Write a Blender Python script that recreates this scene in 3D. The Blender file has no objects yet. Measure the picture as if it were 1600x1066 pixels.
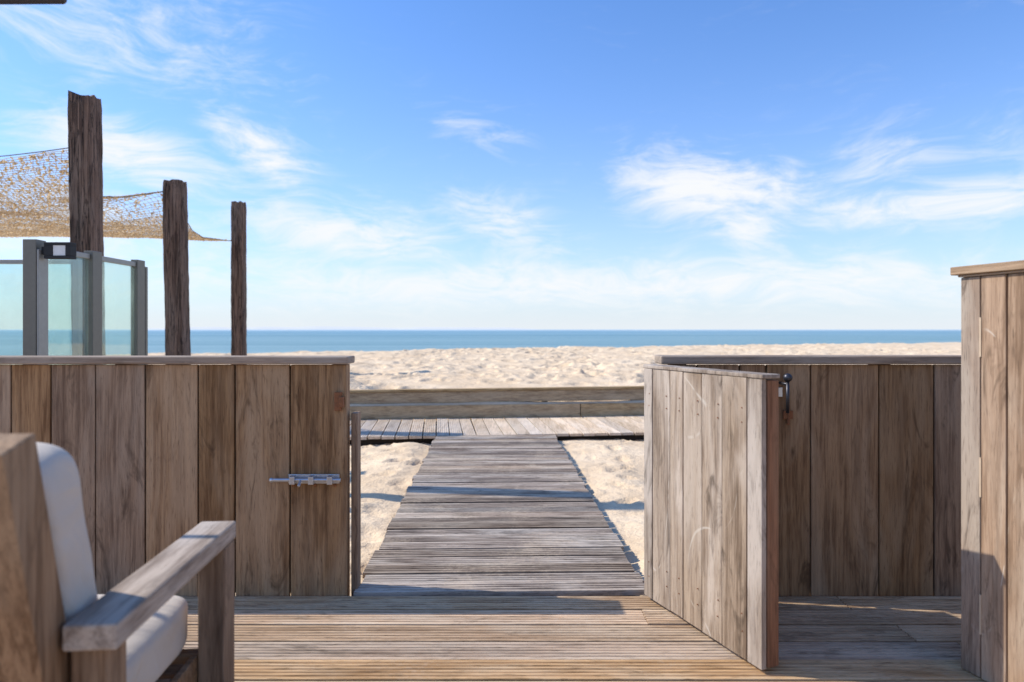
import bpy, bmesh, math, random
import numpy as np
from mathutils import Matrix, Vector
random.seed(7); rng=np.random.default_rng(7)
sc=bpy.context.scene
sc.view_settings.view_transform='Standard'; sc.view_settings.look='None'; sc.view_settings.exposure=0

# ------------------------------------------------------------ node helpers
class NT:
    def __init__(s,nt): s.nt=nt; s.n=nt.nodes; s.l=nt.links
    def new(s,t,**k):
        nd=s.n.new(t)
        for a,b in k.items(): setattr(nd,a,b)
        return nd
    def put(s,sock,v):
        if isinstance(v,bpy.types.NodeSocket): s.l.new(v,sock)
        elif v is not None: sock.default_value=v
    def m(s,op,a,b=None,c=None,clamp=False):
        nd=s.new('ShaderNodeMath',operation=op,use_clamp=clamp)
        s.put(nd.inputs[0],a); s.put(nd.inputs[1],b); s.put(nd.inputs[2],c)
        return nd.outputs[0]
    def vm(s,op,a,b=None):
        nd=s.new('ShaderNodeVectorMath',operation=op)
        s.put(nd.inputs[0],a); s.put(nd.inputs[1],b); return nd.outputs[0]
    def mix(s,f,a,b,mode='MIX'):
        nd=s.new('ShaderNodeMix',data_type='RGBA',blend_type=mode)
        s.put(nd.inputs[0],f); s.put(nd.inputs[6],a); s.put(nd.inputs[7],b)
        return nd.outputs[2]
    def sm(s,v,a,b,c=0.0,d=1.0):
        nd=s.new('ShaderNodeMapRange',interpolation_type='SMOOTHSTEP')
        s.put(nd.inputs[0],v)
        for i,x in enumerate((a,b,c,d)): nd.inputs[i+1].default_value=x
        return nd.outputs[0]
    def noise(s,vec,scale,detail=4,rough=.55,dist=0):
        nd=s.new('ShaderNodeTexNoise'); s.put(nd.inputs['Vector'],vec)
        nd.inputs['Scale'].default_value=scale; nd.inputs['Detail'].default_value=detail
        nd.inputs['Roughness'].default_value=rough; nd.inputs['Distortion'].default_value=dist
        return nd.outputs[0]
def c4(c): return (*c,1)
def newmat(name):
    m=bpy.data.materials.new(name); m.use_nodes=True
    t=NT(m.node_tree); b=m.node_tree.nodes['Principled BSDF']; return m,t,b
def plain(name,col,rough=.5,metal=0,var=.15,scale=30):
    m,t,b=newmat(name)
    co=t.new('ShaderNodeTexCoord').outputs['Object']
    n=t.noise(co,scale,4)
    t.put(b.inputs['Base Color'],t.mix(n,c4([x*(1-var) for x in col]),c4([min(1,x*(1+var)) for x in col])))
    b.inputs['Roughness'].default_value=rough; b.inputs['Metallic'].default_value=metal
    return m
def wood(name,dark,light,axis='Z',grey=(.42,.39,.35),greyamt=.3,rough=.8,bump=.3,islvar=.35,scratch=0,fine=1.0,stain=.5,fibre=.45,crack=0,tint=(1,1,1),dust=0):
    dark=[a*b for a,b in zip(dark,tint)]; light=[a*b for a,b in zip(light,tint)]; grey=[a*b for a,b in zip(grey,tint)]
    m,t,b=newmat(name)
    co=t.new('ShaderNodeTexCoord').outputs['Object']
    isl=t.new('ShaderNodeNewGeometry').outputs['Random Per Island']
    off=t.new('ShaderNodeCombineXYZ')
    t.put(off.inputs[0],t.m('MULTIPLY',isl,13.7)); t.put(off.inputs[1],t.m('MULTIPLY',isl,31.3)); t.put(off.inputs[2],t.m('MULTIPLY',isl,7.9))
    co2=t.vm('ADD',co,off.outputs[0])
    st={'X':(.05,1,1),'Y':(1,.05,1),'Z':(1,1,.05)}[axis]
    st2={'X':(.25,1,1),'Y':(1,.25,1),'Z':(1,1,.25)}[axis]
    cs=t.vm('MULTIPLY',co2,st); cs2=t.vm('MULTIPLY',co2,st2)
    g1=t.noise(cs,90*fine,4,.65,.6)
    g2=t.noise(cs,22*fine,3,.6,1.2)
    gf=t.noise(cs,330*fine,2,.6)
    big=t.noise(cs2,5,3,.6,.8)
    f=t.m('ADD',t.m('MULTIPLY',g1,.5),t.m('MULTIPLY',g2,.5))
    f=t.sm(f,.36,.64)
    col=t.mix(f,c4(dark),c4(light))
    gm=t.sm(big,.42,.68,0,greyamt*1.6)
    col=t.mix(gm,col,c4(grey))
    s2=t.noise(cs2,9,4,.7,1.5)
    sf=t.sm(s2,.54,.72,0,stain)
    col=t.mix(sf,col,c4([x*.45 for x in dark]))
    ff=t.sm(gf,.56,.72,0,fibre)
    col=t.mix(ff,col,c4([x*.4 for x in dark]))
    h=t.m('ADD',g1,t.m('MULTIPLY',gf,.6))
    if crack:
        cn=t.noise(t.vm('MULTIPLY',co2,tuple(1 if q==1 else .03 for q in st)),26,3,.6,.5)
        ck=t.sm(t.m('ABSOLUTE',t.m('SUBTRACT',cn,.5)),.004,.03,1,0)
        ck=t.m('MULTIPLY',ck,crack)
        col=t.mix(ck,col,(.012,.008,.006,1)); h=t.m('SUBTRACT',h,t.m('MULTIPLY',ck,2))
    if scratch:
        sn=t.noise(t.vm('MULTIPLY',co,(1,1,.6)),2.6,1,.5,.3)
        ln=t.sm(t.m('ABSOLUTE',t.m('SUBTRACT',sn,.5)),.001,.004,1,0)
        msk=t.sm(t.noise(co,7,2),.54,.62)
        col=t.mix(t.m('MULTIPLY',t.m('MULTIPLY',ln,msk),scratch),col,(.60,.54,.46,1))
    hsv=t.new('ShaderNodeHueSaturation')
    t.put(hsv.inputs['Value'],t.m('ADD',t.m('MULTIPLY',isl,islvar),1-islvar/2))
    t.put(hsv.inputs['Saturation'],t.m('ADD',t.m('MULTIPLY',t.m('FRACT',t.m('MULTIPLY',isl,17.3)),.35),.82))
    t.put(hsv.inputs['Color'],col)
    fin=hsv.outputs[0]
    if dust:
        dn=t.m('ADD',t.m('MULTIPLY',t.noise(co,2.2,4,.6,.4),.65),t.m('MULTIPLY',t.noise(co,45,3,.7),.35))
        fin=t.mix(t.sm(dn,.50,.66,0,dust),fin,(.66,.52,.37,1))
    t.put(b.inputs['Base Color'],fin)
    b.inputs['Roughness'].default_value=rough
    b.inputs['Specular IOR Level'].default_value=.25
    bp=t.new('ShaderNodeBump'); bp.inputs['Strength'].default_value=bump; bp.inputs['Distance'].default_value=.004
    t.put(bp.inputs['Height'],h)
    t.put(b.inputs['Normal'],bp.outputs[0])
    return m

# ------------------------------------------------------------ mesh helpers
class MB:
    def __init__(s): s.v=[]; s.f=[]
    def add(s,vs,fs):
        o=len(s.v); s.v+= [tuple(v) for v in vs]; s.f+=[tuple(o+i for i in f) for f in fs]
    def box(s,x0,x1,y0,y1,z0,z1,M=None):
        vs=[Vector((x,y,z)) for x in (x0,x1) for y in (y0,y1) for z in (z0,z1)]
        if M is not None: vs=[M@v for v in vs]
        s.add(vs,[(0,1,3,2),(4,6,7,5),(0,4,5,1),(2,3,7,6),(0,2,6,4),(1,5,7,3)])
    def cyl(s,p0,p1,r,n=12,r1=None):
        p0=Vector(p0);p1=Vector(p1); r1=r if r1 is None else r1
        d=(p1-p0).normalized(); a=d.orthogonal().normalized(); b=d.cross(a)
        vs=[]
        for p,rr in ((p0,r),(p1,r1)):
            for i in range(n):
                t=2*math.pi*i/n; vs.append(p+a*math.cos(t)*rr+b*math.sin(t)*rr)
        fs=[(i,(i+1)%n,n+(i+1)%n,n+i) for i in range(n)]
        fs+= [tuple(range(n))[::-1],tuple(range(n,2*n))]
        s.add(vs,fs)
    def sphere(s,c,r,n=12,m=8):
        vs=[];fs=[]
        for j in range(1,m):
            ph=math.pi*j/m
            for i in range(n):
                t=2*math.pi*i/n
                vs.append((c[0]+r*math.sin(ph)*math.cos(t),c[1]+r*math.sin(ph)*math.sin(t),c[2]+r*math.cos(ph)))
        top=len(vs); vs.append((c[0],c[1],c[2]+r)); vs.append((c[0],c[1],c[2]-r))
        for j in range(m-2):
            for i in range(n):
                fs.append((j*n+i,(j+1)*n+i,(j+1)*n+(i+1)%n,j*n+(i+1)%n))
        for i in range(n):
            fs.append((top,i,(i+1)%n)); fs.append((top+1,(m-2)*n+(i+1)%n,(m-2)*n+i))
        s.add(vs,fs)
    def groove(s,L0,L1,w,th,M,n=9,gd=.003):
        """grooved board: runs along local x from L0 to L1, width along local y, top at z=0"""
        pr=[(0,-th),(0,-.002)]
        p=w/n
        for i in range(n):
            a=i*p
            pr+= [(a+p*.14,0),(a+p*.62,0),(a+p*.72,-gd),(a+p*1.02,-gd)] if i<n-1 else [(a+p*.14,0),(a+p*.86,0)]
        pr+=[(w,-.002),(w,-th)]
        k=len(pr)
        vs=[M@Vector((L0,y,z)) for y,z in pr]+[M@Vector((L1,y,z)) for y,z in pr]
        fs=[(i,i+1,k+i+1,k+i) for i in range(k-1)]+[(k-1,0,k,2*k-1)]
        fs+=[tuple(range(k))[::-1],tuple(range(k,2*k))]
        s.add(vs,fs)
    def obj(s,name,mat,parent=None,bevel=0,smooth=False,seg=2):
        me=bpy.data.meshes.new(name); me.from_pydata(s.v,[],s.f); me.update()
        bm=bmesh.new(); bm.from_mesh(me); bmesh.ops.recalc_face_normals(bm,faces=bm.faces); bm.to_mesh(me); bm.free()
        o=bpy.data.objects.new(name,me); sc.collection.objects.link(o)
        me.materials.append(mat)
        if parent: o.parent=parent
        if smooth:
            for p in me.polygons: p.use_smooth=True
        if bevel:
            b=o.modifiers.new('bevel','BEVEL'); b.width=bevel; b.segments=seg; b.limit_method='ANGLE'; b.angle_limit=math.radians(40)
        return o
def empty(name,loc=(0,0,0),rz=0):
    e=bpy.data.objects.new(name,None); sc.collection.objects.link(e); e.location=loc; e.rotation_euler=(0,0,rz); e.empty_display_size=.2
    return e

# ------------------------------------------------------------ materials
M_fence=wood('weathered_fence_wood',(.18,.12,.08),(.42,.315,.22),'Z',grey=(.50,.43,.35),greyamt=.4,islvar=.42,stain=.75,tint=(.92,.76,.61),fibre=.55)
M_cap=wood('fence_cap_wood',(.24,.18,.13),(.46,.37,.29),'X',greyamt=.4,tint=(.96,.85,.74))
M_gate=wood('weathered_gate_wood',(.20,.155,.12),(.48,.41,.34),'Z',grey=(.56,.51,.46),greyamt=.7,scratch=.5,stain=.8,islvar=.2,tint=(.84,.76,.68),fibre=.6)
M_gateend=wood('gate_edge_wood',(.14,.07,.04),(.28,.15,.09),'Z',grey=(.4,.3,.22),greyamt=.2,tint=(1,.85,.7))
M_deck=wood('deck_wood',(.31,.22,.15),(.66,.52,.39),'X',grey=(.62,.55,.47),greyamt=.4,islvar=.42,fine=.8,fibre=.8,stain=.65,tint=(1.08,.94,.76),dust=.3)
M_walk=wood('boardwalk_wood',(.17,.135,.11),(.50,.43,.37),'X',grey=(.56,.52,.47),greyamt=.55,islvar=.75,fine=.8,fibre=.85,stain=.6,tint=(1.02,.92,.81),dust=.5)
M_cross=wood('pale_boardwalk_wood',(.40,.34,.28),(.66,.58,.50),'Y',grey=(.64,.59,.54),greyamt=.5,islvar=.35,stain=.3,tint=(1,.92,.82),dust=.5)
M_low=wood('retaining_wood',(.28,.21,.14),(.56,.46,.33),'X',grey=(.56,.49,.40),greyamt=.3,tint=(.98,.84,.64))
M_pile=wood('old_pile_wood',(.065,.032,.019),(.23,.13,.08),'Z',grey=(.26,.18,.13),greyamt=.3,bump=1.0,fine=.45,stain=.9,crack=.9)
M_box=wood('cabinet_wood',(.22,.155,.11),(.45,.35,.27),'Z',grey=(.5,.45,.39),greyamt=.5,scratch=.4,stain=.75,tint=(.86,.76,.66),fibre=.6)
M_chY=wood('chair_arm_wood',(.26,.20,.15),(.56,.48,.40),'Y',grey=(.60,.55,.50),greyamt=.6,tint=(.95,.85,.75))
M_chZ=wood('chair_leg_wood',(.14,.085,.05),(.35,.25,.17),'Z',grey=(.38,.31,.24),greyamt=.3,tint=(.95,.81,.66))
M_chX=wood('chair_rail_wood',(.14,.085,.05),(.33,.23,.155),'X',greyamt=.3,tint=(.92,.78,.62))
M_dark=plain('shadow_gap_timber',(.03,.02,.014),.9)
M_steel=plain('galvanised_steel',(.55,.57,.6),.35,.9)
M_iron=plain('dark_iron',(.06,.06,.07),.4,.7)
M_rust=plain('rusty_iron',(.25,.10,.04),.8,.2,.4,80)
M_frame=plain('bronze_aluminium',(.17,.155,.125),.45,.3)
M_frameL=plain('grey_aluminium',(.30,.29,.265),.4,.3)
M_lens=plain('lamp_lens',(.75,.74,.7),.3)
M_black=plain('black_plastic',(.015,.015,.015),.7)

M_fab,t,b=newmat('cream_cushion_fabric')
co=t.new('ShaderNodeTexCoord').outputs['Object']
t.put(b.inputs['Base Color'],t.mix(t.noise(co,7,4),(.54,.46,.375,1),(.68,.59,.49,1)))
b.inputs['Roughness'].default_value=.95; b.inputs['Specular IOR Level'].default_value=.15
bp=t.new('ShaderNodeBump'); bp.inputs['Strength'].default_value=.7; bp.inputs['Distance'].default_value=.03
t.put(bp.inputs['Height'],t.m('ADD',t.noise(co,6,3,.5,.8),t.m('MULTIPLY',t.noise(co,400,2),.04))); t.put(b.inputs['Normal'],bp.outputs[0])

M_glass=bpy.data.materials.new('tinted_safety_glass'); M_glass.use_nodes=True
t=NT(M_glass.node_tree); t.n.clear()
tr=t.new('ShaderNodeBsdfTransparent'); tr.inputs[0].default_value=(.87,.955,.93,1)
gl=t.new('ShaderNodeBsdfGlossy'); gl.inputs['Roughness'].default_value=.03
fr=t.new('ShaderNodeFresnel'); fr.inputs[0].default_value=1.35
co=t.new('ShaderNodeTexCoord').outputs['Object']
df=t.new('ShaderNodeBsdfTranslucent'); df.inputs[0].default_value=(.6,.72,.66,1)
mx0=t.new('ShaderNodeMixShader'); t.put(mx0.inputs[0],t.sm(t.noise(co,3,4),.3,.8,.02,.12)); t.put(mx0.inputs[1],tr.outputs[0]); t.put(mx0.inputs[2],df.outputs[0])
mx=t.new('ShaderNodeMixShader'); t.put(mx.inputs[0],t.m('MINIMUM',fr.outputs[0],.3)); t.put(mx.inputs[1],mx0.outputs[0]); t.put(mx.inputs[2],gl.outputs[0])
o=t.new('ShaderNodeOutputMaterial'); t.put(o.inputs[0],mx.outputs[0])

M_net,t,b=newmat('tan_netting')
isl=t.new('ShaderNodeNewGeometry').outputs['Random Per Island']
t.put(b.inputs['Base Color'],t.mix(isl,(.38,.27,.15,1),(.72,.57,.38,1))); b.inputs['Roughness'].default_value=.9
tl=t.new('ShaderNodeBsdfTranslucent'); tl.inputs[0].default_value=(.74,.59,.38,1)
mx=t.new('ShaderNodeMixShader'); mx.inputs[0].default_value=.45
out=[n for n in t.n if n.type=='OUTPUT_MATERIAL'][0]
t.put(mx.inputs[1],b.outputs[0]); t.put(mx.inputs[2],tl.outputs[0]); t.put(out.inputs[0],mx.outputs[0])

M_sand,t,b=newmat('beach_sand')
co=t.new('ShaderNodeTexCoord').outputs['Object']
n1=t.noise(co,1.3,5,.6,.4); n2=t.noise(co,14,4,.65); n3=t.noise(co,420,1,.6)
col=t.mix(t.sm(n1,.35,.68),(.68,.51,.335,1),(.80,.625,.43,1))
col=t.mix(t.sm(n2,.53,.73,0,.35),col,(.52,.38,.245,1))
col=t.mix(t.sm(n3,.55,.75,0,.22),col,(.46,.34,.22,1))
t.put(b.inputs['Base Color'],col); b.inputs['Roughness'].default_value=.95; b.inputs['Specular IOR Level'].default_value=.1
bp=t.new('ShaderNodeBump'); bp.inputs['Strength'].default_value=.75; bp.inputs['Distance'].default_value=.055
t.put(bp.inputs['Height'],t.m('ADD',t.noise(co,6,5,.6),t.m('MULTIPLY',t.noise(co,50,3),.10))); t.put(b.inputs['Normal'],bp.outputs[0])

M_sea,t,b=newmat('sea_water')
co=t.new('ShaderNodeTexCoord').outputs['Object']
cs=t.vm('MULTIPLY',co,(.25,1,1))
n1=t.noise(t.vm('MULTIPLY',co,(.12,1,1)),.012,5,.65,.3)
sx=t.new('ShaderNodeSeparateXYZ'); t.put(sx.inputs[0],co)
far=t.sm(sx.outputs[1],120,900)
far_haze=t.sm(sx.outputs[1],500,5000)
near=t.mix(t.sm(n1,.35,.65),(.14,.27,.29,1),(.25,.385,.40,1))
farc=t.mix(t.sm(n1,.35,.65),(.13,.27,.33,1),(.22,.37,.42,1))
cc=t.mix(far,near,farc); cc=t.mix(far_haze,cc,(.42,.53,.57,1))  # far sea blends to a pale tone, aerial haze painted into the colour
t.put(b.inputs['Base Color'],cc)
b.inputs['Roughness'].default_value=.4; b.inputs['IOR'].default_value=1.33; b.inputs['Specular IOR Level'].default_value=.2
bp=t.new('ShaderNodeBump'); bp.inputs['Strength'].default_value=1; bp.inputs['Distance'].default_value=1.0
t.put(bp.inputs['Height'],t.noise(cs,.35,6,.65)); t.put(b.inputs['Normal'],bp.outputs[0])

# ------------------------------------------------------------ sand terrain
def vnoise(x,y,seed):
    xi=np.floor(x).astype(np.int64); yi=np.floor(y).astype(np.int64); fx=x-xi; fy=y-yi
    fx=fx*fx*(3-2*fx); fy=fy*fy*(3-2*fy)
    def h(a,b):
        k=(a*374761393+b*668265263+seed*1442695)&0xffffffff
        k=((k^(k>>13))*1274126177)&0xffffffff
        return ((k^(k>>16))&0xffff)/65535.0
    return (h(xi,yi)*(1-fx)+h(xi+1,yi)*fx)*(1-fy)+(h(xi,yi+1)*(1-fx)+h(xi+1,yi+1)*fx)*fy
def fbm(x,y,seed,o=4):
    r=0;a=.5
    for i in range(o): r=r+a*(vnoise(x*2**i,y*2**i,seed+i)-.5); a*=.5
    return r
def grow(start,end,step,g=1.08):
    out=[];p=start;s=step
    while abs(p-start)<abs(end-start):
        s*=g; p+= s*(1 if end>start else -1); out.append(p)
    return out
xs=sorted(set(grow(-12,-1800,.08,1.06)))+list(np.arange(-12,-3,.08))+list(np.arange(-3,3,.035))+list(np.arange(3,18,.08))+grow(18,1800,.08,1.05)
ys=sorted(grow(2.4,-1500,.2,1.4))+list(np.arange(2.4,9.2,.035))+list(np.arange(9.2,34,.08))+grow(34,420,.08,1.05)
xs=np.array(xs);ys=np.array(ys)
X,Y=np.meshgrid(xs,ys)
wallY=8.95+.11*X
def ss(a,b,v):
    q=np.clip((v-a)/(b-a),0,1); return q*q*(3-2*q)
Z=-.085+.09*fbm(X*1.3,Y*1.3,3,4)
Z=Z+ss(0,.25,Y-wallY-.02)*(.30)+ss(0,3,Y-wallY)*.07
Z+= ss(1,6,Y-wallY)*(.22*fbm(X*.35,Y*.35,9,3)+.10*fbm(X*1.5,Y*1.5,19,3))
side=ss(3.4,6.5,np.abs(X))*ss(2.9,5,Y)*(1-ss(0,.25,Y-wallY)); Z+=side*.25
Z+= .07*np.exp(-((np.abs(X+.1)-.95)/.22)**2)*(vnoise(X*1.1+9,Y*1.1,51))*(Y<7.2)
Z=np.where(Y<2.95,-.32,Z)
Yc=np.clip(30+.52*X,20,90)+1.5*fbm(X*.15,X*0+3,33,3)
d=np.clip(Y-Yc,0,None)
Z=Z-np.minimum(d*.065,4.5)*ss(0,2,d)
def dimple(cx,cy,r,dep,asp,ang):
    R=r*2.6
    i0,i1=np.searchsorted(xs,[cx-R,cx+R]); j0,j1=np.searchsorted(ys,[cy-R,cy+R])
    if i1<=i0 or j1<=j0: return
    dx=X[j0:j1,i0:i1]-cx; dy=Y[j0:j1,i0:i1]-cy
    a=dx*math.cos(ang)+dy*math.sin(ang); bq=-dx*math.sin(ang)+dy*math.cos(ang)
    q=np.sqrt((a/r)**2+(bq/(r*asp))**2)
    Z[j0:j1,i0:i1]+= -dep*np.exp(-q**4*.9)+dep*.45*np.exp(-((q-1.35)/.35)**2)
for k in range(520):
    dimple(random.uniform(-4,4),random.uniform(3.1,8.6),random.uniform(.035,.075),random.uniform(.012,.034),random.uniform(1.2,2.2),random.uniform(0,3.14))
for k in range(9500):
    cy=9.3+ (random.random()**.9)*34; cx=random.uniform(-16,34)
    dimple(cx,cy,random.uniform(.07,.19),random.uniform(.02,.055),random.uniform(1,1.9),random.uniform(0,3.14))
ny,nx=X.shape
me=bpy.data.meshes.new('sand_beach')
co=np.stack([X,Y,Z],-1).reshape(-1,3).astype(np.float32)
idx=np.arange(ny*nx).reshape(ny,nx)
F=np.stack([idx[:-1,:-1],idx[:-1,1:],idx[1:,1:],idx[1:,:-1]],-1).reshape(-1,4).astype(np.int32)
me.vertices.add(len(co)); me.vertices.foreach_set('co',co.ravel())
me.loops.add(F.size); me.loops.foreach_set('vertex_index',F.ravel())
me.polygons.add(len(F)); me.polygons.foreach_set('loop_start',np.arange(0,F.size,4,dtype=np.int32)); me.polygons.foreach_set('use_smooth',np.ones(len(F),bool))
me.update(calc_edges=True); me.validate()
o=bpy.data.objects.new('sand_beach',me); sc.collection.objects.link(o); me.materials.append(M_sand)

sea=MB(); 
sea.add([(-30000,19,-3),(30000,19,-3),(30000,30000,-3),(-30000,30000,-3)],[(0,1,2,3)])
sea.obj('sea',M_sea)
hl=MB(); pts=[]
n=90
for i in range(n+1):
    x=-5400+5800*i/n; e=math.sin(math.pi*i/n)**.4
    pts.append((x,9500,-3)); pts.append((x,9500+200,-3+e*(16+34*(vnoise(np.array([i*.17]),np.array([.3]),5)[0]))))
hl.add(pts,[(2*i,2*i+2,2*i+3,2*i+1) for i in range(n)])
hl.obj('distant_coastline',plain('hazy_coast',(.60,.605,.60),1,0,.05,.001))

# ------------------------------------------------------------ deck
dk=MB(); w=.142; gap=.010
y=2.955-w; k=0
while y>-2.2:
    x=-4.6+random.uniform(-.6,0); 
    while x<4.6:
        L=random.choice([2.4,3.0,3.6]); x1=min(x+L,4.9)
        M=Matrix.Translation((0,y,random.uniform(-.002,.002)))@Matrix.Rotation(random.uniform(-.001,.001),4,'Z')
        dk.groove(x+.002,x1-.002,w-gap,.027,M,n=6,gd=.005); x=x1
    y-=w; k+=1
E=empty('wooden_deck'); dk.obj('deck_boards',M_deck,E)
jo=MB()
for i in range(16): jo.box(-4.5+i*.6,-4.44+i*.6,-2.2,2.90,-.17,-.032)
jo.box(-4.9,4.9,2.905,2.945,-.2,-.034)
jo.obj('deck_joists',M_dark,E)

# ------------------------------------------------------------ walkway to the beach
wk=MB(); E=empty('boardwalk')
y=3.0
while y<7.35:
    xc=-.043-(y-3.0)*.031
    M=Matrix.Translation((xc,y,random.uniform(-.004,.004)))@Matrix.Rotation(.031+random.uniform(-.006,.006),4,'Z')
    j=random.uniform(-.012,.012)
    wk.groove(-.645+j,.645+j,.108,.026,M,n=4,gd=.006)
    y+=.120
wk.obj('boardwalk_boards',M_walk,E)
jo=MB()
for xx in (-.56,0,.56):
    M=Matrix.Translation((-.043+xx,3.0,0))@Matrix.Rotation(.031,4,'Z')
    jo.box(-.03,.03,0,4.35,-.13,-.03,M)
jo.obj('boardwalk_joists',M_dark,E)

E=empty('pale_boardwalk'); cr=MB()
A=math.atan(.11)
x=-3.3
while x<5.2:
    yb=7.47+.11*x
    M=Matrix.Translation((x,yb,random.uniform(.000,.006)))@Matrix.Rotation(A+math.pi/2+random.uniform(-.004,.004),4,'Z')
    cr.groove(random.uniform(-.012,.012),1.46,.134,.03,M@Matrix.Translation((0,-.138,0)),n=6,gd=.004)
    x+=.146
cr.obj('pale_boardwalk_boards',M_cross,E)
jo=MB(); M=Matrix.Translation((0,7.47,0))@Matrix.Rotation(A,4,'Z')
for yy in (.08,.7,1.35): jo.box(-3.4,5.3,yy,yy+.06,-.14,-.034,M)
jo.obj('pale_boardwalk_joists',M_dark,E)

E=empty('low_plank_wall'); lw=MB(); M=Matrix.Translation((0,8.97,0))@Matrix.Rotation(A,4,'Z')
T=M@Matrix.Rotation(-.004,4,'Y')
lw.box(-3.4,5.3,.0,.045,.200,.345,T)
lw.box(-3.4,.9,-.050,.045,.0,.172,M); lw.box(.91,5.3,-.047,.047,-.003,.170,M)
lw.box(-3.4,5.3,-.018,.09,.348,.380,T)
lw.obj('wall_planks',M_low,E,.006)
ps=MB()
for i in range(8): ps.box(-3.2+i*1.2,-3.12+i*1.2,.05,.12,-.2,.34,M)
ps.obj('wall_posts',M_low,E,.004)
sp=MB()
xx=-3.3
vs=[];fs=[]
while xx<5.2:
    hgt=.012+.026*float(vnoise(np.array([xx*2.3]),np.array([1.0]),4)[0])
    for (yy_,zz_) in ((-.046,.173),(-.022,.173+hgt*.6),(.03,.173+hgt)): vs.append(M@Vector((xx,yy_,zz_)))
    xx+=.08
n=len(vs)//3
for i in range(n-1):
    for j in range(2): fs.append((3*i+j,3*i+3+j,3*i+4+j,3*i+1+j))
sp.add(vs,fs); sp.obj('sand_ledge',M_sand,E,smooth=True)

# ------------------------------------------------------------ fences
def fence(name,seams,yf,ztop,z0=-.02,capx=None,captop=1.033):
    E=empty(name); pl=MB()
    for a,b in zip(seams[:-1],seams[1:]):
        dy=random.uniform(-.003,.003)
        pl.box(a+.0035,b-.0035,yf+dy,yf+.022+dy,z0+random.uniform(-.005,.005),ztop)
    pl.obj('planks',M_fence,E,.003)
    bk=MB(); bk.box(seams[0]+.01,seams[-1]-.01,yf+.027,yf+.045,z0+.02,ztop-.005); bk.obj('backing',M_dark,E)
    cp=MB(); x0,x1=capx
    cp.box(x0,x1,yf-.022,yf+.115,ztop+.003,captop); cp.obj('cap',M_cap,E,.006)
    fp=MB()
    x=seams[0]+.05
    while x<seams[-1]-.2:
        fp.box(x,x+.07,yf+.048,yf+.115,-.25,ztop); x+=.9
    fp.box(seams[-1]-.085,seams[-1]-.012,yf+.05,yf+.113,-.25,ztop-.002)
    fp.obj('posts',M_fence,E,.003)
    return E
Ls=[-4.5,-4.32,-4.1,-3.9,-3.72,-3.52,-3.3,-3.1,-2.88,-2.68,-2.5,-2.335,-2.17,-1.998,-1.803,-1.587,-1.359,-1.201,-.962,-.716]
fL=fence('wooden_fence',Ls,2.955,.997,capx=(-4.52,-.706))
Rs=[.648,.80,.985,1.10,1.292,1.589,1.828,2.05,2.28,2.5,2.75,2.98,3.2,3.45,3.7,3.95]
fR=fence('wooden_fence',Rs,2.955,.997,capx=(.640,4.0),captop=1.036)
jb=MB(); jb.box(-.712,-.684,3.02,3.09,-.2,.78); jb.obj('gate_stop',M_fence,fL,.003)
hg=MB(); hg.box(-.765,-.735,2.938,2.955,.80,.88); hg.box(-.745,-.725,2.930,2.955,.815,.86); hg.obj('latch_keeper',M_rust,fL,.002)
bt=MB()
bt.cyl((-1.03,2.925,.505),(-.735,2.925,.505),.0085)
bt.box(-.965,-.745,2.946,2.952,.485,.525)
for xx in (-.95,-.87,-.79): bt.box(xx,xx+.022,2.910,2.95,.488,.522)
bt.cyl((-.905,2.925,.505),(-.905,2.895,.485),.006); bt.sphere((-1.03,2.925,.505),.011)
bt.obj('sliding_bolt',M_steel,fL,.0015)
rs=MB()
for xx in (-.955,-.86,-.775): rs.sphere((xx+.01,2.947,.478),.007,8,6)
rs.obj('bolt_screws',M_rust,fL)
dp=MB(); dp.sphere((1.155,2.86,.948),.019); dp.cyl((1.155,2.86,.93),(1.155,2.86,.80),.007); dp.cyl((1.155,2.86,.92),(1.155,2.955,.92),.006)
dp.obj('drop_pin',M_iron,fR,smooth=True)
dp=MB(); dp.box(1.145,1.165,2.940,2.951,.86,.90); dp.obj('pin_plate',M_steel,fR,.001)
dp=MB(); dp.cyl((1.19,2.94,.82),(1.19,2.94,.74),.006); dp.box(1.17,1.21,2.940,2.951,.765,.80); dp.obj('pin_keeper',M_rust,fR)

# ------------------------------------------------------------ gate
gd=Vector((.264,-.64,0)).normalized(); ga=math.atan2(gd.y,gd.x)
G=empty('wooden_gate',(.583,2.925,0),ga)
pl=MB(); cuts=[0,.062,.185,.27,.385,.50,.628,.70]
for a,b in zip(cuts[:-1],cuts[1:]):
    dy=random.uniform(-.002,.002)
    pl.box(a+.0018,b-.0018,-.02+dy,.0+dy,.018+random.uniform(-.004,.004),.985)
pl.obj('planks',M_gate,G,.0018)
fr=MB()
fr.box(.0,.07,.003,.05,.02,.98); fr.box(.645,.703,.003,.05,.02,.98)
fr.box(.072,.643,.004,.048,.10,.19); fr.box(.072,.643,.004,.048,.80,.89)
fr.obj('frame',M_gateend,G,.003)
cp=MB(); cp.box(-.004,.706,-.024,.053,.986,1.0); cp.obj('top_cap',M_gate,G,.003)
hi=MB()
for z in (.2,.8): hi.cyl((-.012,.02,z-.04),(-.012,.02,z+.04),.009); hi.box(-.012,.05,.0505,.0545,z-.025,z+.025)
hi.obj('hinges',M_iron,G)
nl=MB()
for z in (.11,.17,.83,.88):
    for c in cuts[1:-1]:
        nl.cyl((c-.022+random.uniform(-.004,.004),-.0235,z),(c-.022,-.019,z),.0022,8)
nl.obj('nails',M_rust,G)

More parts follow.
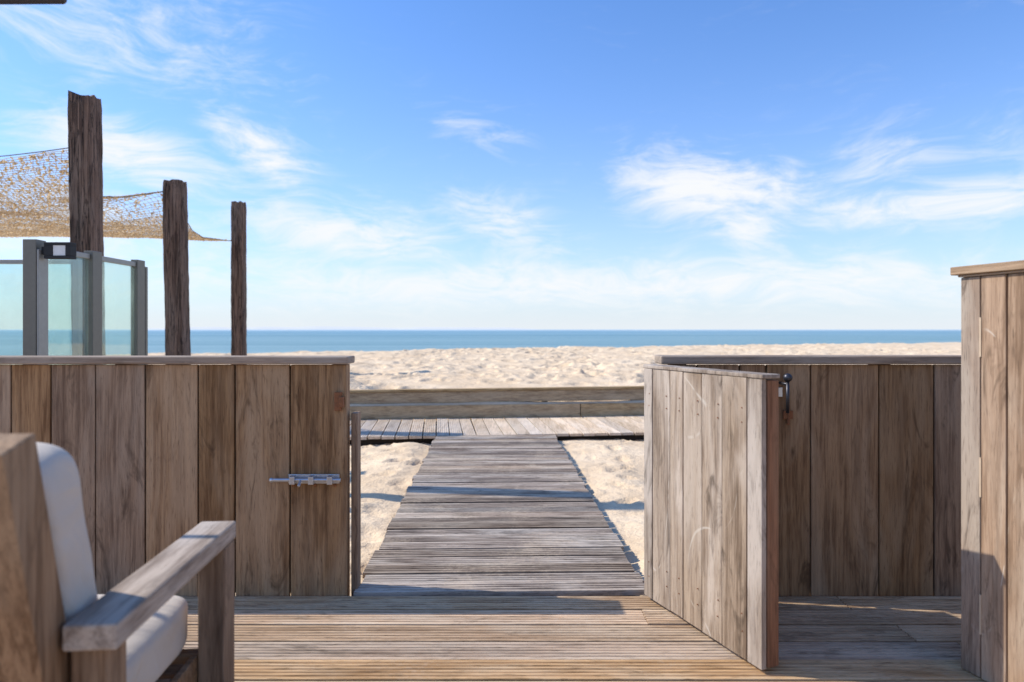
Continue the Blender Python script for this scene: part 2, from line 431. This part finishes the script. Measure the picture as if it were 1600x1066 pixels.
# ------------------------------------------------------------ cabinet at right
d=Vector((.26,-.966)); ca=math.atan2(d.y,d.x)
C=empty('wooden_cabinet',(1.52,2.315,0),ca)
pl=MB(); cuts=[0,.075,.165,.30,.42,.56,.68,.80]
for a,b in zip(cuts[:-1],cuts[1:]):
    dy=random.uniform(-.002,.002)
    pl.box(a+.0025,b-.0025,0+dy,.022+dy,.004,1.325); pl.box(a+.002,b-.002,.6+dy,.622+dy,.004,1.325)
for i in range(5):
    pl.box(-.002,.018,.026+i*.115,.024+(i+1)*.115-.002,.004,1.325); pl.box(.782,.802,.026+i*.115,.024+(i+1)*.115-.002,.004,1.325)
pl.obj('planks',M_box,C,.003)
co=MB(); co.box(.02,.78,.026,.596,.01,1.31); co.obj('core',M_dark,C)
cp=MB(); cp.box(-.02,.83,-.022,.65,1.334,1.362); cp.box(-.004,.81,-.008,.63,1.3265,1.3335); cp.obj('lid',M_cap,C,.010,seg=4)
st=MB()
for z in (.15,.60,1.06): st.box(.074,.080,-.005,-.002,z,z+.13)
st.obj('nail_strips',plain('pale_filler',(.50,.38,.26),.7),C)

# ------------------------------------------------------------ old beach piles
def pile(name,x,y,top,w,lean=(0,0),seed=0,bot=-.6):
    E=MB(); n=5; rings=70; per=[]
    for s_ in range(4):
        for i in range(n):
            tt=i/n*2-1
            per.append([(tt,-1),(1,tt),(-tt,1),(-1,-tt)][s_])
    r=random.Random(seed); ph=[r.uniform(0,6) for _ in range(8)]
    vs=[];fs=[];K=len(per)
    for j in range(rings+1):
        z=bot+(top-bot)*j/rings; f=j/rings
        for i,(a,b) in enumerate(per):
            rr=math.hypot(a,b); m=1-.05*(rr-1)/.414
            nz=float(vnoise(np.array([z*9+ph[0]]),np.array([i*1.3+seed]),seed)[0])-.5
            nz2=float(vnoise(np.array([z*1.6+ph[1]]),np.array([i*.6+seed]),seed+5)[0])-.5
            k=w/2*m*(1+.045*nz+.06*nz2)*(1-.05*max(0,f-.97)/.03)
            zz=z+(.05*(nz2+nz) if j==rings else 0)
            vs.append((x+a*k+lean[0]*(z-1),y+b*k+lean[1]*(z-1),zz))
    for j in range(rings):
        for i in range(K):
            fs.append((j*K+i,j*K+(i+1)%K,(j+1)*K+(i+1)%K,(j+1)*K+i))
    c=len(vs); vs.append((x+lean[0]*(top-1),y,top-.01))
    for i in range(K): fs.append((rings*K+i,rings*K+(i+1)%K,c))
    E.add(vs,fs); return E.obj(name,M_pile)
pile('shadow_caster_post',-5.02,8.1,3.92,.262,(-.016,0),1)
pile('shadow_caster_post',-5.09,10.4,3.41,.27,(-.02,0),2)
pile('shadow_caster_post',-5.44,13.6,3.67,.235,(0,0),3)
pile('shadow_caster_post',-4.60,5.50,4.95,.20,(0,0),4)  # unseen post added out of frame to cast the shadow across the boardwalk

# ------------------------------------------------------------ net canopy
RB=[(8.1,-5.13,3.27),(8.7,-5.55,3.14),(9.6,-5.85,3.02),(10.1,-5.72,3.11),(10.4,-5.24,3.265),(10.55,-5.18,3.16),(10.9,-5.26,2.99),(12.0,-5.62,2.89),(12.8,-5.80,2.88),(13.55,-5.60,2.91)]
yy=np.array([p[0] for p in RB]); xx=np.array([p[1] for p in RB]); zz=np.array([p[2] for p in RB])
NR,NC=86,86; P=np.zeros((NR,NC,3))
for i in range(NR):
    y=8.1+(13.55-8.1)*i/(NR-1); xr=np.interp(y,yy,xx); zr=np.interp(y,yy,zz)
    for j in range(NC):
        tt=j/(NC-1); x=xr+(-11.2-xr)*tt
        zb=3.10-.16*math.sin(math.pi*min(1,max(0,(y-8.1)/5.45)))-.12*(y-8.1)/5.45
        wgt=math.exp(-((x-xr)/.9)**2)
        z=zr*wgt+zb*(1-wgt)
        z+=.12*float(fbm(np.array([x*1.1]),np.array([y*1.1]),77,3)[0])*(1-wgt*.7)
        P[i,j]=(x+random.uniform(-.015,.015),y+random.uniform(-.015,.015),z)
NETE=empty('net_canopy')
me=bpy.data.meshes.new('mesh_cords'); fs=[]
for i in range(NR-1):
    for j in range(NC-1): 
        a=i*NC+j; fs.append((a,a+1,a+NC+1,a+NC))
me.from_pydata([tuple(p) for p in P.reshape(-1,3)],[],fs)
o=bpy.data.objects.new('mesh_cords',me); sc.collection.objects.link(o); me.materials.append(M_net); o.parent=NETE
wf=o.modifiers.new('w','WIREFRAME'); wf.thickness=.008; wf.use_even_offset=False; wf.use_replace=True
sp=MB()
for k in range(20000):
    i=random.random()*(NR-1.01); j=random.random()*(NC-1.01); a,b_=int(i),int(j)
    p=P[a,b_]*(1-(i-a))+P[a+1,b_]*(i-a); p=p+(P[a,b_+1]-P[a,b_])*(j-b_)
    r=random.uniform(.012,.032); th=random.uniform(0,6.28); 
    u=np.array([math.cos(th),math.sin(th),random.uniform(-.9,.9)])*r; v=np.array([-math.sin(th),math.cos(th),random.uniform(-1.2,1.2)])*r*.55
    sp.add([p-u,p+v,p+u,p-v],[(0,1,2,3)])
sp.obj('net_scraps',M_net,NETE)
rp=MB()
def rope(a,b,sag,r=.008,n=14):
    a=Vector(a);b=Vector(b);pr=a
    for i in range(1,n+1):
        t_=i/n; q=a.lerp(b,t_)-Vector((0,0,sag*4*t_*(1-t_))); rp.cyl(pr,q,r,6); pr=q
rope((-5.1,8.05,3.31),(-11,8.05,3.40),.25,.006)
for p0,p1 in zip(RB[:-1],RB[1:]): rp.cyl((p0[1],p0[0],p0[2]),(p1[1],p1[0],p1[2]),.007,6)
rope((-5.60,13.55,2.91),(-5.45,13.5,2.92),0,.012,2)
rp.obj('edge_ropes',plain('dark_rope',(.16,.13,.10),.9),NETE)

# ------------------------------------------------------------ glass windscreen
S=empty('glass_windscreen'); fp=MB(); xg=-3.375; zt=1.775
def gpost(y,wx=.07,wy=.07,top=zt): fp.box(xg-wx/2,xg+wx/2,y-wy/2,y+wy/2,-.2,top)
gpost(4.825,.094,.106,1.782); gpost(5.50,.075,.125,1.778); gpost(6.16,.063,.125); gpost(6.275,.038,.038,1.725)
fp.obj('posts',M_frame,S,.004)
fl=MB(); fl.box(xg+.050,xg+.065,4.775,4.875,-.1,1.712)
fl.box(xg-.018,xg+.018,4.882,5.432,1.712,1.752); fl.box(xg-.018,xg+.018,5.567,6.094,1.712,1.752)
fl.box(xg-.018,xg+.018,4.882,5.432,.05,.09); fl.box(xg-.018,xg+.018,5.567,6.094,.05,.09)
fl.box(-8.4,-3.95,6.23,6.265,1.75,1.787); fl.box(-8.4,-3.95,6.23,6.265,.05,.09)
for q in (-6.9,-5.4,-3.95): fl.box(q-.055,q+.001,6.22,6.275,-.2,1.79)
fl.obj('rails',M_frameL,S,.003)
gg=MB(); gg.box(xg-.004,xg+.004,4.882,5.432,.092,1.710); gg.box(xg-.004,xg+.004,5.567,6.094,.092,1.710)
gg.box(-5.398,-4.01,6.243,6.251,.092,1.748); gg.box(-6.898,-5.457,6.243,6.251,.092,1.748); gg.box(-8.4,-6.957,6.243,6.251,.092,1.748)
gg.obj('glass_panes',M_glass,S)
W=empty('wall_lamp'); wl=MB()
x0,x1,z0,z1=-3.285,-3.100,1.648,1.763; yl=4.80
wl.box(x0,x1,yl-.012,yl+.06,z1-.020,z1); wl.box(x0,x1,yl-.012,yl+.06,z0,z0+.020)
wl.box(x0,x0+.060,yl-.012,yl+.06,z0+.021,z1-.021); wl.box(x1-.034,x1,yl-.012,yl+.06,z0+.021,z1-.021)
wl.box(-3.309,x0-.001,yl,yl+.04,z0+.03,z1-.03)
wl.obj('housing',M_black,W,.002)
wl=MB(); wl.box(x0+.062,x1-.036,yl-.006,yl+.05,z0+.022,z1-.022); wl.obj('lens',M_lens,W)

aw=MB(); aw.cyl((-4.5,2.0,2.10),(-1.32,2.0,2.118),.014,12); aw.sphere((-1.32,2.0,2.118),.0142)
aw.obj('awning_rail',M_iron,smooth=True)

# ------------------------------------------------------------ lounge chair
CH=empty('lounge_chair',(-1.112,1.532,0),math.radians(4.6))
ar=MB()
for s_ in (1,-1):
    a,b=sorted((s_*.28,s_*.375)); ar.box(a,b,-.335,.335,.572,.62)
ar.obj('armrests',M_chY,CH,.005)
lg=MB()
LM=Matrix.Translation((0,-.20,.22))@Matrix.Rotation(math.radians(14.5),4,'X')
for s_ in (1,-1):
    a,b=sorted((s_*.305,s_*.372)); lg.box(a,b,.24,.33,.0,.570)
    a,b=sorted((s_*.282,s_*.345)); lg.box(a,b,-.31,-.23,0,.570)
    a,b=sorted((s_*.206,s_*.272)); lg.box(a,b,-.09,0,-.05,.780,LM)
lg.obj('legs_and_back_posts',M_chZ,CH,.004)
rl=MB()
rl.box(-.204,.204,-.085,-.01,.695,.775,LM)
for z in (.15,.30,.45,.58): rl.box(-.204,.204,-.07,-.045,z,z+.07,LM)
rl.box(-.303,.303,.25,.29,.20,.29); rl.box(-.28,.28,-.29,-.25,.20,.29)
for s_ in (1,-1):
    a,b=sorted((s_*.285,s_*.303)); rl.box(a,b,-.228,.248,.20,.29)
for i in range(6): rl.box(-.28,.28,-.21+i*.075,-.16+i*.075,.27,.285)
rl.obj('rails_and_slats',M_chX,CH,.003)
def cushion(name,sx,sy,sz,M,puff=.03,seed=1):
    bm=bmesh.new(); bmesh.ops.create_cube(bm,size=2); bmesh.ops.subdivide_edges(bm,edges=bm.edges[:],cuts=13,use_grid_fill=True)
    for v in bm.verts:
        x,y,z=v.co; p=7
        l=(abs(x)**p+abs(y)**p+abs(z)**p)**(1/p); x,y,z=x/l,y/l,z/l
        ax=[sx,sy,sz]; th=ax.index(min(ax)); c=[x,y,z]
        o1=[i for i in range(3) if i!=th]
        c2=[c[i]*ax[i] for i in range(3)]
        c2[th]+= (1 if c[th]>0 else -1)*puff*(1-c[o1[0]]**2)*(1-c[o1[1]]**2)*abs(c[th])
        wv=.012*float(fbm(np.array([c2[0]*9+c2[2]*3]),np.array([c2[1]*9+c2[2]*8]),seed,2)[0])
        v.co=M@(Vector(c2)*(1+wv*6))
    me=bpy.data.meshes.new(name); bm.to_mesh(me); bm.free()
    for p in me.polygons: p.use_smooth=True
    o=bpy.data.objects.new(name,me); sc.collection.objects.link(o); o.parent=CH; me.materials.append(M_fab)
    s_=o.modifiers.new('s','SUBSURF'); s_.levels=1; s_.render_levels=2
cushion('seat_cushion',.275,.29,.07,Matrix.Translation((0,.06,.362)))
cushion('back_cushion',.262,.070,.235,LM@Matrix.Translation((0,.084,.478)),seed=4)

# ------------------------------------------------------------ sky
sun_dir=Vector((-1.13,.17,1.0)).normalized()
el=math.asin(sun_dir.z); az=math.atan2(sun_dir.x,sun_dir.y)
W=bpy.data.worlds.new('World'); sc.world=W; W.use_nodes=True
t=NT(W.node_tree); t.n.clear()
sky=t.new('ShaderNodeTexSky',sky_type='NISHITA'); sky.sun_disc=False; sky.sun_elevation=el; sky.sun_rotation=az
sky.altitude=0; sky.air_density=1.0; sky.dust_density=.6; sky.ozone_density=2.0
gc=t.new('ShaderNodeTexCoord').outputs['Generated']
sp_=t.new('ShaderNodeSeparateXYZ'); t.put(sp_.inputs[0],gc)
u=t.m('MULTIPLY',t.m('ARCTAN2',sp_.outputs[0],sp_.outputs[1]),57.2958)
v=t.m('MULTIPLY',t.m('ARCSINE',sp_.outputs[2]),57.2958)
skc=t.mix(1.0,sky.outputs[0],(.68,1.06,1.56,1),'MULTIPLY')
hz=t.m('POWER',2.718,t.m('MULTIPLY',t.m('MAXIMUM',v,0),-1/7.5))
base=t.mix(t.m('MULTIPLY',hz,.96),skc,(5.6,5.95,6.3,1))
cv=t.new('ShaderNodeCombineXYZ'); t.put(cv.inputs[0],t.m('MULTIPLY',u,.085)); t.put(cv.inputs[1],t.m('MULTIPLY',v,.17))
warp=t.new('ShaderNodeTexNoise'); t.put(warp.inputs['Vector'],cv.outputs[0]); warp.inputs['Scale'].default_value=.9; warp.inputs['Detail'].default_value=2
wv=t.vm('MULTIPLY',t.vm('SUBTRACT',warp.outputs[1],(.5,.5,.5)),(1.1,1.1,0))
cvec=t.vm('ADD',cv.outputs[0],wv)
nz=t.noise(cvec,1.5,7,.62,.15)
fine=t.noise(t.vm('MULTIPLY',cvec,(.8,1.7,1)),4.0,7,.68,.25)
nn=t.m('ADD',t.m('MULTIPLY',nz,.5),t.m('MULTIPLY',fine,.5))
blobs=[(16.5,11.2,9,3.2,1.0,-.1),(19,8.2,4,2.4,.85,-.3),(33,9.0,13,1.8,.95,.0),(30,12,9,3,.6,0),
 (-3,16.3,5,1.8,.5,-.2),(-1,9.0,6,2.8,.75,-.2),(-20,13.6,5,2.6,.9,-.5),(-29,12.8,8,2.8,.9,-.2),(-13,7.6,12,3.0,.85,-.15),
 (-31,21,13,4.5,.65,-.1),(3,6.5,7,1.6,.6,0),(-33,7,13,4,.75,0),(10,3.8,60,2.6,.85,0),(-150,25,60,14,.6,0),(120,30,60,14,.6,0)]
tot=None
for (bu,bv,su,sv,wt,sh) in blobs:
    du=t.m('SUBTRACT',u,bu); dv=t.m('SUBTRACT',t.m('SUBTRACT',v,bv),t.m('MULTIPLY',du,sh))
    e=t.m('ADD',t.m('POWER',t.m('ABSOLUTE',t.m('DIVIDE',du,su)),2),t.m('POWER',t.m('ABSOLUTE',t.m('DIVIDE',dv,sv)),2))
    g=t.m('MULTIPLY',t.m('POWER',2.718,t.m('MULTIPLY',e,-.9)),wt)
    tot=g if tot is None else t.m('MAXIMUM',tot,g)
dens=t.m('ADD',nn,t.m('MULTIPLY',tot,.30))
cl=t.sm(dens,.54,.84)
cl=t.m('MULTIPLY',cl,t.m('MINIMUM',t.m('ADD',tot,.12),.97))
col=t.mix(cl,base,(6.4,6.5,6.6,1))
bg=t.new('ShaderNodeBackground'); t.put(bg.inputs[0],col); bg.inputs[1].default_value=.15
wo=t.new('ShaderNodeOutputWorld'); t.put(wo.inputs[0],bg.outputs[0])

sl=bpy.data.lights.new('sun','SUN'); sl.energy=5.0; sl.angle=math.radians(.5); sl.color=(1,.94,.84)
so=bpy.data.objects.new('sun',sl); sc.collection.objects.link(so); so.rotation_euler=(-sun_dir).to_track_quat('-Z','Y').to_euler()

# ------------------------------------------------------------ camera
cd=bpy.data.cameras.new('camera'); cam=bpy.data.objects.new('camera',cd); sc.collection.objects.link(cam)
cam.location=(0,0,1.15); cam.rotation_euler=(math.radians(90),0,0)
cd.sensor_width=36; cd.lens=24; cd.shift_y=-18/1600; cd.clip_start=.05; cd.clip_end=60000
cd.dof.use_dof=True; cd.dof.focus_distance=3.6; cd.dof.aperture_fstop=2.4
sc.camera=cam
